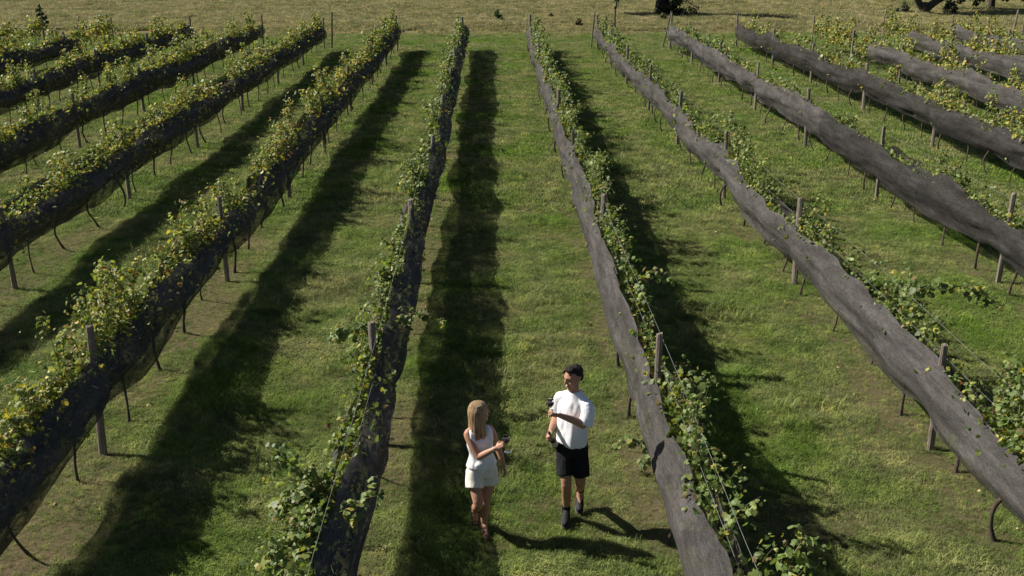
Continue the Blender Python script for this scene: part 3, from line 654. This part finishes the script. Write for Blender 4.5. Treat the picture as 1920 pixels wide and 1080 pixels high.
# fallen leaves under the rows
def fallen():
    g = np.random.default_rng(77); n = 520; X = g.choice(list(ROW_X.values()), n) + g.normal(0, 0.6, n); Y = 6 + 30 * g.uniform(0, 1, n) ** 1.6
    P = np.stack([X, Y, np.full(n, 0.045)], 1); k = np.abs(X) < 0.55 * Y + 3; P = P[k]; n = len(P)
    me = leaves_mesh('fallen_leaves', P, g.normal(0, 0.35, (n, 3)) + np.array([0, 0, 1]), g.uniform(0.014, 0.034, n), np.ones((n, 3)), M_deadleaf, False, g)
    tag(link('fallen_leaves', me), 'scattered dry fallen vine leaves on the grass under the rows', 'fallen leaves', kind='stuff')
fallen()

# ------------------------------------------------------------------ people
def remesh(mb, name, mat, off, voxel, smooth=4, wrinkle=None):
    me = mb.mesh(name + '_raw', None, True, off); o = bpy.data.objects.new(name + '_raw', me); COL.objects.link(o)
    m = o.modifiers.new('r', 'REMESH'); m.mode = 'VOXEL'; m.voxel_size = voxel; m.use_smooth_shade = True
    s = o.modifiers.new('s', 'SMOOTH'); s.iterations = smooth; s.factor = 0.5
    dg = bpy.context.evaluated_depsgraph_get(); out = bpy.data.meshes.new_from_object(o.evaluated_get(dg)); out.name = name
    bpy.data.objects.remove(o); bpy.data.meshes.remove(me)
    if wrinkle:
        n = len(out.vertices); V = np.empty(n * 3, np.float32); out.vertices.foreach_get('co', V); V = V.reshape(-1, 3)
        Nv = np.empty(n * 3, np.float32); out.vertices.foreach_get('normal', Nv); Nv = Nv.reshape(-1, 3)
        amp, sc_, st = wrinkle; q = V * np.array(st); d = noise3(q, sc_, 5) + 0.5 * noise3(q, sc_ * 2.2, 6)
        V = V + Nv * (amp * d)[:, None]; out.vertices.foreach_set('co', V.astype(np.float32).ravel()); out.update()
    out.polygons.foreach_set('use_smooth', [True] * len(out.polygons))
    out.materials.clear(); out.materials.append(mat); return out
def unit(v): v = np.asarray(v, float); return v / (np.linalg.norm(v) + 1e-9)
def hand(mb, wrist, d, pn, curl, sc_=1.0, thumb=1, spread=0.10):
    """palm from the wrist along d, palm facing pn, fingers curling towards pn; thumb on side thumb*(d x pn)"""
    w = np.asarray(wrist, float); d = unit(d); pn = unit(np.asarray(pn, float) - d * (np.asarray(pn, float) @ d)); s = np.cross(d, pn) * thumb
    tube(mb, [w, w + d * 0.045 * sc_, w + d * 0.088 * sc_], [(0.026 * sc_, 0.018 * sc_), (0.040 * sc_, 0.016 * sc_), (0.038 * sc_, 0.013 * sc_)], 12, s, 3)
    for k, (o, L) in enumerate(((0.029, 0.072), (0.010, 0.081), (-0.010, 0.075), (-0.028, 0.059))):
        p = w + d * 0.085 * sc_ + s * o * sc_; pts = [p]; dirv = unit(d + s * o * spread * 20); a = 0
        for q, f in enumerate((0.45, 0.3, 0.25)):
            a += curl * (0.8 if q == 0 else 1.0) * (1 + 0.06 * k); v = dirv * math.cos(a) + pn * math.sin(a); pts.append(pts[-1] + v * L * f * sc_)
        tube(mb, pts, [0.0092 * sc_, 0.0088 * sc_, 0.0082 * sc_, 0.007 * sc_], 8, s, 3)
    p = w + d * 0.028 * sc_ + s * 0.030 * sc_
    v1 = unit(d * 0.6 + s * 0.65 + pn * 0.35); v2 = unit(d * 0.75 + s * 0.15 + pn * (0.3 + 0.5 * curl))
    tube(mb, [p, p + v1 * 0.036 * sc_, p + v1 * 0.036 * sc_ + v2 * 0.03 * sc_, p + v1 * 0.036 * sc_ + unit(v2 + pn * 0.3 * curl) * 0.055 * sc_], [0.0125 * sc_, 0.011 * sc_, 0.0098 * sc_, 0.008 * sc_], 8, s, 3)
def head(mb, c, fd, upv, k=1.0, fem=False):
    """skull, jaw, nose, brow, ears about centre c, facing fd; returns the axes"""
    f = unit(fd); u = unit(np.asarray(upv, float) - f * (np.asarray(upv, float) @ f)); s = np.cross(u, f); R = np.stack([s, f, u], 1); c = np.asarray(c, float)
    L = lambda x, y, z: c + k * (s * x + f * y + u * z)
    ellipsoid(mb, L(0, -0.012, 0.030), (0.073 * k, 0.093 * k, 0.088 * k), R)
    jw = 0.052 if fem else 0.058
    tube(mb, [L(0, 0.030, 0.03), L(0, 0.036, -0.04), L(0, 0.056, -0.088)], [(0.064 * k, 0.058 * k), (jw * k, 0.05 * k), (0.032 * k, 0.030 * k)], 14, s, 4)
    tube(mb, [L(0, 0.088, 0.028), L(0, 0.098, -0.004), L(0, 0.100, -0.014)], [0.007 * k, 0.010 * k, 0.011 * k], 8, s, 3)
    for q in (-1, 1):
        tube(mb, [L(q * 0.012, 0.084, 0.04), L(q * 0.045, 0.068, 0.04)], [0.010 * k, 0.009 * k], 8, s, 3)
        ellipsoid(mb, L(q * 0.076, -0.006, 0.0), (0.008 * k, 0.018 * k, 0.031 * k), R, 8, 6)
        ellipsoid(mb, L(q * 0.040, 0.062, -0.012), (0.020 * k, 0.020 * k, 0.022 * k), R, 8, 6)
    tube(mb, [L(-0.018, 0.084, -0.046), L(0, 0.092, -0.045), L(0.018, 0.084, -0.046)], [0.007 * k, 0.009 * k, 0.007 * k], 8, u, 3)
    return L, R, s, f, u
def face_parts(e, base, L, R, k, browm):
    for q in (-1, 1):
        mb = MB(); ellipsoid(mb, L(q * 0.031, 0.073, 0.018), (0.013 * k, 0.008 * k, 0.006 * k), R, 10, 7); link('eye', mb.mesh('eye', M_eye, True, base), e)
        mb = MB(); tube(mb, [L(q * 0.014, 0.092, 0.045), L(q * 0.034, 0.086, 0.050), L(q * 0.052, 0.068, 0.043)], [0.0025 * k, 0.003 * k, 0.002 * k], 6, (0, 0, 1), 3); link('eyebrow', mb.mesh('eyebrow', browm, True, base), e)
    mb = MB(); tube(mb, [L(-0.022, 0.084, -0.047), L(0, 0.098, -0.046), L(0.022, 0.084, -0.047)], [0.004 * k, 0.006 * k, 0.004 * k], 6, (0, 0, 1), 3); link('mouth', mb.mesh('mouth', M_lip, True, base), e)

def wine_glass(loc, axis, label, fill=0.35):
    e = empty('wine_glass', loc); tag(e, label, 'wine glass', 'wine glasses held by the couple')
    z = unit(axis); x = unit(np.cross([0.3, 1, 0], z)); R = np.stack([x, np.cross(z, x), z], 1)
    mb = MB(); lathe(mb, [(0.0001, 0.088), (0.012, 0.091), (0.026, 0.103), (0.038, 0.125), (0.0405, 0.145), (0.037, 0.172), (0.031, 0.195), (0.0297, 0.195), (0.0355, 0.172), (0.0388, 0.145), (0.0363, 0.126), (0.0245, 0.105), (0.011, 0.0935), (0.0001, 0.092)], 24, R); link('bowl', mb.mesh('bowl', M_glass), e)
    mb = MB(); lathe(mb, [(0.0001, 0.0), (0.034, 0.0), (0.0345, 0.0025), (0.02, 0.005), (0.006, 0.010), (0.004, 0.02), (0.0036, 0.06), (0.0042, 0.082), (0.011, 0.0895), (0.0001, 0.0897)], 24, R); link('stem', mb.mesh('stem', M_glass), e)
    mb = MB(); lathe(mb, [(0.0001, 0.0945), (0.0105, 0.096), (0.0238, 0.107), (0.0352, 0.127), (0.0372, 0.138), (0.0001, 0.1385)], 24, R); link('wine', mb.mesh('wine', M_wine), e)
def man():
    base = np.array([0.81, 10.08, 0.0]); e = empty('person', base)
    tag(e, 'man in white t-shirt and black shorts walking with raised wine glass and bottle', 'person', 'couple walking between the rows')
    mb = MB(); sd_ = (0.72, -0.69, 0); hip = (0.93, -0.37, 0)
    # torso, neck, head
    tube(mb, [(0.82, 10.12, 0.90), (0.825, 10.12, 1.05), (0.83, 10.12, 1.22), (0.832, 10.12, 1.36), (0.834, 10.12, 1.44)], [(0.165, 0.11), (0.15, 0.10), (0.165, 0.105), (0.155, 0.09), (0.08, 0.06)], 16, sd_)
    tube(mb, [(0.834, 10.125, 1.42), (0.828, 10.105, 1.50), (0.824, 10.10, 1.58)], [0.062, 0.055, 0.055], 12, sd_)
    hc = (0.818, 10.10, 1.652); L, R, s, f, u = head(mb, hc, (-0.80, -0.55, -0.22), (0, 0, 1), 1.06)
    # his left arm (towards the vine row) folded across, glass in hand
    lsh, lel, lwr = (0.955, 9.995, 1.388), (0.915, 9.93, 1.205), (0.665, 9.80, 1.375)
    tube(mb, [(0.91, 10.06, 1.38), lsh, (0.955, 9.97, 1.29), lel], [0.048, 0.052, 0.047, 0.042], 12, (1, 0, 0)); tube(mb, [lel, (0.82, 9.875, 1.28), lwr], [0.044, 0.042, 0.027], 12, (1, 0, 0))
    hand(mb, lwr, (-0.93, -0.30, 0.25), (0.05, 0.75, 0.6), 0.85, 0.95, 1)
    rsh, rel, rwr = (0.715, 10.235, 1.388), (0.662, 10.29, 1.13), (0.590, 10.05, 1.075)
    tube(mb, [(0.76, 10.175, 1.38), rsh, (0.680, 10.265, 1.27), rel], [0.048, 0.052, 0.047, 0.042], 12, (1, 0, 0)); tube(mb, [rel, (0.625, 10.17, 1.10), rwr], [0.043, 0.040, 0.027], 12, (1, 0, 0))
    hand(mb, rwr, (-0.28, -0.85, -0.25), (0.55, -0.1, -0.75), 0.95, 0.95, -1)
    # legs
    tube(mb, [(0.745, 10.14, 0.90), (0.748, 10.04, 0.70), (0.757, 9.96, 0.50), (0.770, 10.07, 0.30), (0.772, 10.13, 0.10)], [0.085, 0.072, 0.055, 0.053, 0.036], 14, hip)
    tube(mb, [(0.772, 10.135, 0.10), (0.765, 10.07, 0.06), (0.752, 9.97, 0.04)], [0.038, 0.036, 0.032], 10, hip)
    tube(mb, [(0.900, 10.10, 0.90), (0.908, 10.06, 0.70), (0.912, 10.03, 0.475), (0.925, 10.20, 0.345), (0.938, 10.345, 0.215)], [0.085, 0.072, 0.055, 0.053, 0.036], 14, hip)
    tube(mb, [(0.938, 10.35, 0.215), (0.932, 10.31, 0.12), (0.925, 10.24, 0.06)], [0.038, 0.036, 0.032], 10, hip)
    link('body', remesh(mb, 'body', M_skin_m, base, 0.0055, 4), e); face_parts(e, base, L, R, 1.06, M_hair_b)
    # t-shirt: loose body and wide sleeves
    mb = MB()
    tube(mb, [(0.815, 10.12, 0.915), (0.82, 10.12, 1.0), (0.828, 10.12, 1.15), (0.832, 10.115, 1.33), (0.834, 10.12, 1.43), (0.832, 10.118, 1.505)], [(0.183, 0.145), (0.178, 0.137), (0.180, 0.132), (0.182, 0.118), (0.142, 0.088), (0.074, 0.070)], 24, sd_, 4, 'flat')
    tube(mb, [(0.885, 10.075, 1.415), (0.953, 9.997, 1.385), (0.957, 9.96, 1.285), (0.935, 9.935, 1.205)], [0.062, 0.070, 0.074, 0.077], 14, (1, 0, 0), 4, 'flat')
    tube(mb, [(0.785, 10.16, 1.415), (0.712, 10.225, 1.385), (0.682, 10.262, 1.27), (0.668, 10.28, 1.19)], [0.062, 0.070, 0.070, 0.072], 14, (1, 0, 0), 4, 'flat')
    link('t_shirt', remesh(mb, 't_shirt', M_white, base, 0.008, 3, (0.015, 8.0, (1.2, 1.2, 0.5))), e)
    mb = MB()
    tube(mb, [(0.82, 10.12, 0.96), (0.822, 10.12, 0.86), (0.822, 10.11, 0.78)], [(0.165, 0.122), (0.178, 0.135), (0.165, 0.13)], 18, hip, 4, 'flat')
    tube(mb, [(0.75, 10.13, 0.86), (0.745, 10.06, 0.70), (0.742, 10.0, 0.575)], [0.098, 0.094, 0.090], 16, hip, 4, 'flat'); tube(mb, [(0.895, 10.10, 0.86), (0.908, 10.07, 0.70), (0.922, 10.045, 0.545)], [0.098, 0.094, 0.089], 16, hip, 4, 'flat')
    link('shorts', remesh(mb, 'shorts', M_black, base, 0.009, 3, (0.007, 8.0, (1.2, 1.2, 0.6))), e)
    # shoes and socks
    for pts, rad, sock in (([(0.776, 10.165, 0.075), (0.770, 10.09, 0.065), (0.757, 10.00, 0.052), (0.748, 9.915, 0.045)], [(0.040, 0.060), (0.043, 0.056), (0.046, 0.043), (0.038, 0.034)], [(0.772, 10.13, 0.06), (0.772, 10.118, 0.145)]),
                     ([(0.944, 10.40, 0.225), (0.936, 10.36, 0.145), (0.928, 10.28, 0.075), (0.922, 10.20, 0.05)], [(0.040, 0.055), (0.043, 0.055), (0.046, 0.045), (0.038, 0.034)], [(0.940, 10.37, 0.185), (0.938, 10.34, 0.225), (0.934, 10.28, 0.285)])):
        mb = MB(); tube(mb, pts, rad, 14, (1, 0, 0), 4); sh = link('shoe', remesh(mb, 'shoe', M_shoe, base, 0.006, 3), e)
        mb = MB(); p = [tuple(np.array(q) - np.array((0, 0, 0.035))) for q in pts]; tube(mb, p, [(a * 1.06, 0.014) for a, _ in rad], 12, (1, 0, 0), 4); link('sole', mb.mesh('sole', M_sole, True, base), sh)
        mb = MB(); tube(mb, sock, [0.046] * len(sock), 12, (1, 0, 0), 3); link('sock', mb.mesh('sock', M_black, True, base), e)
    # short black hair: a cap standing off the skull, high at the front
    mb = MB(); ellipsoid(mb, L(0, -0.036, 0.056), (0.080, 0.088, 0.083), R, 18, 12)
    ellipsoid(mb, L(0, 0.022, 0.112), (0.056, 0.046, 0.030), R, 12, 8); ellipsoid(mb, L(0, -0.070, 0.010), (0.066, 0.045, 0.075), R, 12, 8)
    g = random.Random(3)
    for q in range(60):
        a, b_ = g.uniform(-1, 1), g.uniform(-0.6, 1); p = L(0.06 * a, 0.06 * b_, 0.115 - 0.03 * a * a - 0.02 * b_ * b_); tube(mb, [p, p + 0.026 * unit(u + s * g.uniform(-0.8, 0.8) + f * g.uniform(-0.2, 0.9))], [0.009, 0.003], 6, s, 2)
    link('hair', remesh(mb, 'hair', M_hair_b, base, 0.0045, 1, (0.003, 55, (1, 1, 1))), e)
    # glass in the left hand, bottle hanging from the right
    wine_glass((0.575, 9.805, 1.375), (-0.05, -0.05, 1), 'wine glass raised in the hand of the man')
    bt = empty('wine_bottle', (0.580, 9.965, 1.075)); tag(bt, 'dark glass wine bottle hanging from the lowered hand of the man', 'bottle')
    z = unit((0.28, 0.55, -0.82)); x = unit(np.cross((0, 1, 0), z)); Rb = np.stack([x, np.cross(z, x), z], 1)
    mb = MB(); lathe(mb, [(0.0001, -0.05), (0.0145, -0.05), (0.015, -0.03), (0.0135, -0.025), (0.014, 0.035), (0.022, 0.062), (0.0365, 0.090), (0.0375, 0.11), (0.0375, 0.245), (0.034, 0.252), (0.02, 0.252), (0.0001, 0.245)], 22, Rb); link('bottle_glass', mb.mesh('bottle_glass', M_bottle), bt)
    mb = MB(); lathe(mb, [(0.0377, 0.125), (0.0380, 0.126), (0.0380, 0.215), (0.0377, 0.216)], 22, Rb); link('paper_label', mb.mesh('paper_label', M_label), bt)
man()
def woman():
    base = np.array([-0.11, 9.86, 0.0]); e = empty('person', base)
    tag(e, 'blonde woman in white vest and shorts walking with a wine glass', 'person', 'couple walking between the rows')
    mb = MB(); sd_ = (0.925, 0.38, 0)
    tube(mb, [(-0.128, 9.90, 0.70), (-0.130, 9.90, 0.80), (-0.135, 9.895, 0.91), (-0.145, 9.895, 1.03), (-0.155, 9.90, 1.12), (-0.158, 9.90, 1.19)], [(0.136, 0.098), (0.126, 0.09), (0.108, 0.08), (0.128, 0.098), (0.130, 0.085), (0.075, 0.055)], 16, sd_)
    tube(mb, [(-0.158, 9.90, 1.17), (-0.157, 9.895, 1.24), (-0.155, 9.895, 1.31)], [0.050, 0.043, 0.043], 12, sd_)
    L, R, s, f, u = head(mb, (-0.150, 9.90, 1.375), (0.93, 0.02, 0.05), (-0.05, 0, 1), 0.97, True)
    rsh, rel, rwr = (-0.270, 9.85, 1.15), (-0.158, 9.735, 0.945), (0.015, 9.675, 1.075)
    tube(mb, [(-0.22, 9.87, 1.165), rsh, (-0.225, 9.79, 1.05), rel], [0.042, 0.045, 0.041, 0.036], 12, (1, 0, 0)); tube(mb, [rel, (-0.08, 9.705, 1.005), rwr], [0.036, 0.034, 0.022], 12, (1, 0, 0))
    hand(mb, rwr, (0.80, -0.12, 0.52), (0.40, 0.55, -0.35), 0.75, 0.85, 1)
    lsh, lel, lwr = (-0.045, 9.945, 1.15), (0.040, 10.0, 0.895), (0.095, 9.945, 0.735)
    tube(mb, [(-0.09, 9.93, 1.165), lsh, (0.0, 9.98, 1.03), lel], [0.042, 0.045, 0.040, 0.035], 12, (1, 0, 0)); tube(mb, [lel, (0.07, 9.975, 0.82), lwr], [0.035, 0.032, 0.021], 12, (1, 0, 0))
    hand(mb, lwr, (0.25, -0.25, -0.9), (-0.75, -0.3, -0.2), 0.45, 0.85, 1)
    tube(mb, [(-0.195, 9.88, 0.72), (-0.196, 9.80, 0.57), (-0.170, 9.72, 0.405), (-0.190, 9.84, 0.31), (-0.212, 9.97, 0.205)], [0.070, 0.066, 0.051, 0.049, 0.032], 14, sd_)
    tube(mb, [(-0.213, 9.98, 0.20), (-0.208, 9.965, 0.13), (-0.203, 9.94, 0.06)], [0.034, 0.033, 0.026], 10, sd_)
    tube(mb, [(-0.068, 9.93, 0.72), (-0.060, 9.89, 0.57), (-0.088, 9.84, 0.395), (-0.104, 9.87, 0.23), (-0.115, 9.885, 0.08)], [0.070, 0.066, 0.051, 0.049, 0.031], 14, sd_)
    tube(mb, [(-0.115, 9.89, 0.07), (-0.105, 9.82, 0.05), (-0.092, 9.74, 0.032)], [0.034, 0.031, 0.026], 10, sd_)
    link('body', remesh(mb, 'body', M_skin_w, base, 0.0055, 4), e); face_parts(e, base, L, R, 0.97, M_hair_w)
    # sleeveless top with a deep neckline, pointed hem
    mb = MB(); fx = np.array([0.38, -0.925, 0])
    tube(mb, [(-0.130, 9.897, 0.775), (-0.131, 9.897, 0.83), (-0.135, 9.895, 0.92), (-0.145, 9.893, 1.03), (-0.155, 9.90, 1.105)], [(0.166, 0.130), (0.150, 0.118), (0.124, 0.096), (0.139, 0.108), (0.132, 0.088)], 22, sd_, 4, 'flat')
    for q in (-1, 1):
        c = np.array([-0.155, 9.90, 0.0]) + np.array(sd_) * q * 0.088
        tube(mb, [c + fx * 0.072 + [0, 0, 1.08], c + fx * 0.05 + [0, 0, 1.165], c + [0, 0, 1.195], c - fx * 0.05 + [0, 0, 1.16], c - fx * 0.07 + [0, 0, 1.08]], [(0.045, 0.022), (0.040, 0.018), (0.040, 0.016), (0.042, 0.018), (0.048, 0.022)], 12, sd_, 4)
        c = np.array([-0.130, 9.897, 0.0]) + np.array(sd_) * q * 0.05 + fx * 0.085
        tube(mb, [c + fx * 0.01 + [0, 0, 0.82], c + fx * 0.028 + [0, 0, 0.74]], [(0.065, 0.028), (0.02, 0.016)], 10, sd_, 3)
    link('vest_top', remesh(mb, 'vest_top', M_vest, base, 0.008, 3, (0.006, 10.0, (1.2, 1.2, 0.5))), e)
    mb = MB()
    tube(mb, [(-0.130, 9.90, 0.82), (-0.130, 9.90, 0.74), (-0.131, 9.895, 0.67)], [(0.132, 0.100), (0.158, 0.118), (0.158, 0.118)], 20, sd_, 4, 'flat')
    tube(mb, [(-0.20, 9.87, 0.72), (-0.205, 9.835, 0.63), (-0.208, 9.795, 0.555)], [0.094, 0.096, 0.097], 16, sd_, 4, 'flat'); tube(mb, [(-0.062, 9.925, 0.72), (-0.050, 9.91, 0.63), (-0.046, 9.893, 0.545)], [0.094, 0.096, 0.097], 16, sd_, 4, 'flat')
    link('shorts', remesh(mb, 'shorts', M_ivory, base, 0.008, 3, (0.006, 10.0, (1.2, 1.2, 0.6))), e)
    # long straight hair
    mb = MB(); ellipsoid(mb, L(0, -0.014, 0.040), (0.084, 0.101, 0.086), R, 18, 12)
    g = random.Random(5)
    for q in range(54):
        a = math.radians(g.uniform(52, 308)); sx, fy = math.sin(a), math.cos(a); ln = g.uniform(0.23, 0.335) * (1 if abs(sx) < 0.9 else 0.95)
        p0 = L(0.055 * sx, 0.068 * fy - 0.014, 0.085); p1 = L(0.080 * sx, 0.094 * fy - 0.014, 0.02); p2 = L(0.088 * sx, 0.092 * fy - 0.016, -0.08); p3 = L(0.098 * sx + g.uniform(-0.022, 0.022), 0.098 * fy - 0.016 + g.uniform(-0.02, 0.02), 0.035 - ln)
        tube(mb, [p0, p1, p2, p3], [0.018, 0.018, 0.016, 0.006], 8, s, 3)
    link('hair', remesh(mb, 'hair', M_hair_w, base, 0.006, 2, (0.0015, 45, (1, 1, 0.15))), e)
    # sandals and bracelet
    for pts, up_ in (([(-0.118, 9.925, 0.028), (-0.106, 9.83, 0.024), (-0.090, 9.715, 0.014)], (0, 0, 1)), ([(-0.217, 10.025, 0.20), (-0.212, 9.99, 0.12), (-0.205, 9.955, 0.035)], (0, 0.8, 0.5))):
        mb = MB(); tube(mb, pts, [(0.036, 0.012), (0.038, 0.012), (0.040, 0.011)], 12, (1, 0, 0), 4); sl = link('sandal', mb.mesh('sandal_sole', M_sandal, True, base), e)
        mb = MB(); c = np.array(pts[1]); k = np.array(up_) * (1 if up_[1] == 0 else -1)
        for q, c0 in enumerate((c * 0.35 + np.array(pts[2]) * 0.65, c * 0.6 + np.array(pts[0]) * 0.4)):
            h = (0.045 if q == 0 else 0.062)
            v = np.array([0, 0, 1.0]) if up_[1] == 0 else np.array([0, -0.85, 0.45])
            tube(mb, [c0 - [0.039, 0, 0], c0 - [0.030, 0, 0] + v * h * 0.8, c0 + v * h, c0 + [0.030, 0, 0] + v * h * 0.8, c0 + [0.039, 0, 0]], [(0.010, 0.005)] * 5, 8, (0, 1, 0.3), 3)
        link('strap', mb.mesh('strap', M_sandal, True, base), sl)
    mb = MB(); d = unit(np.array(rwr) - np.array(rel)); c = np.array(rwr) - d * 0.02; x = unit(np.cross(d, (0, 1, 0))); y = np.cross(d, x)
    tube(mb, [c + 0.026 * (x * math.cos(t) + y * math.sin(t)) for t in np.linspace(0, 6.283, 13)], [0.004] * 13, 6, d, 2); link('bracelet', mb.mesh('bracelet', M_silver, True, base), e)
    wine_glass((0.135, 9.645, 1.055), (-0.12, -0.06, 1), 'wine glass in the raised hand of the blonde woman')
woman()
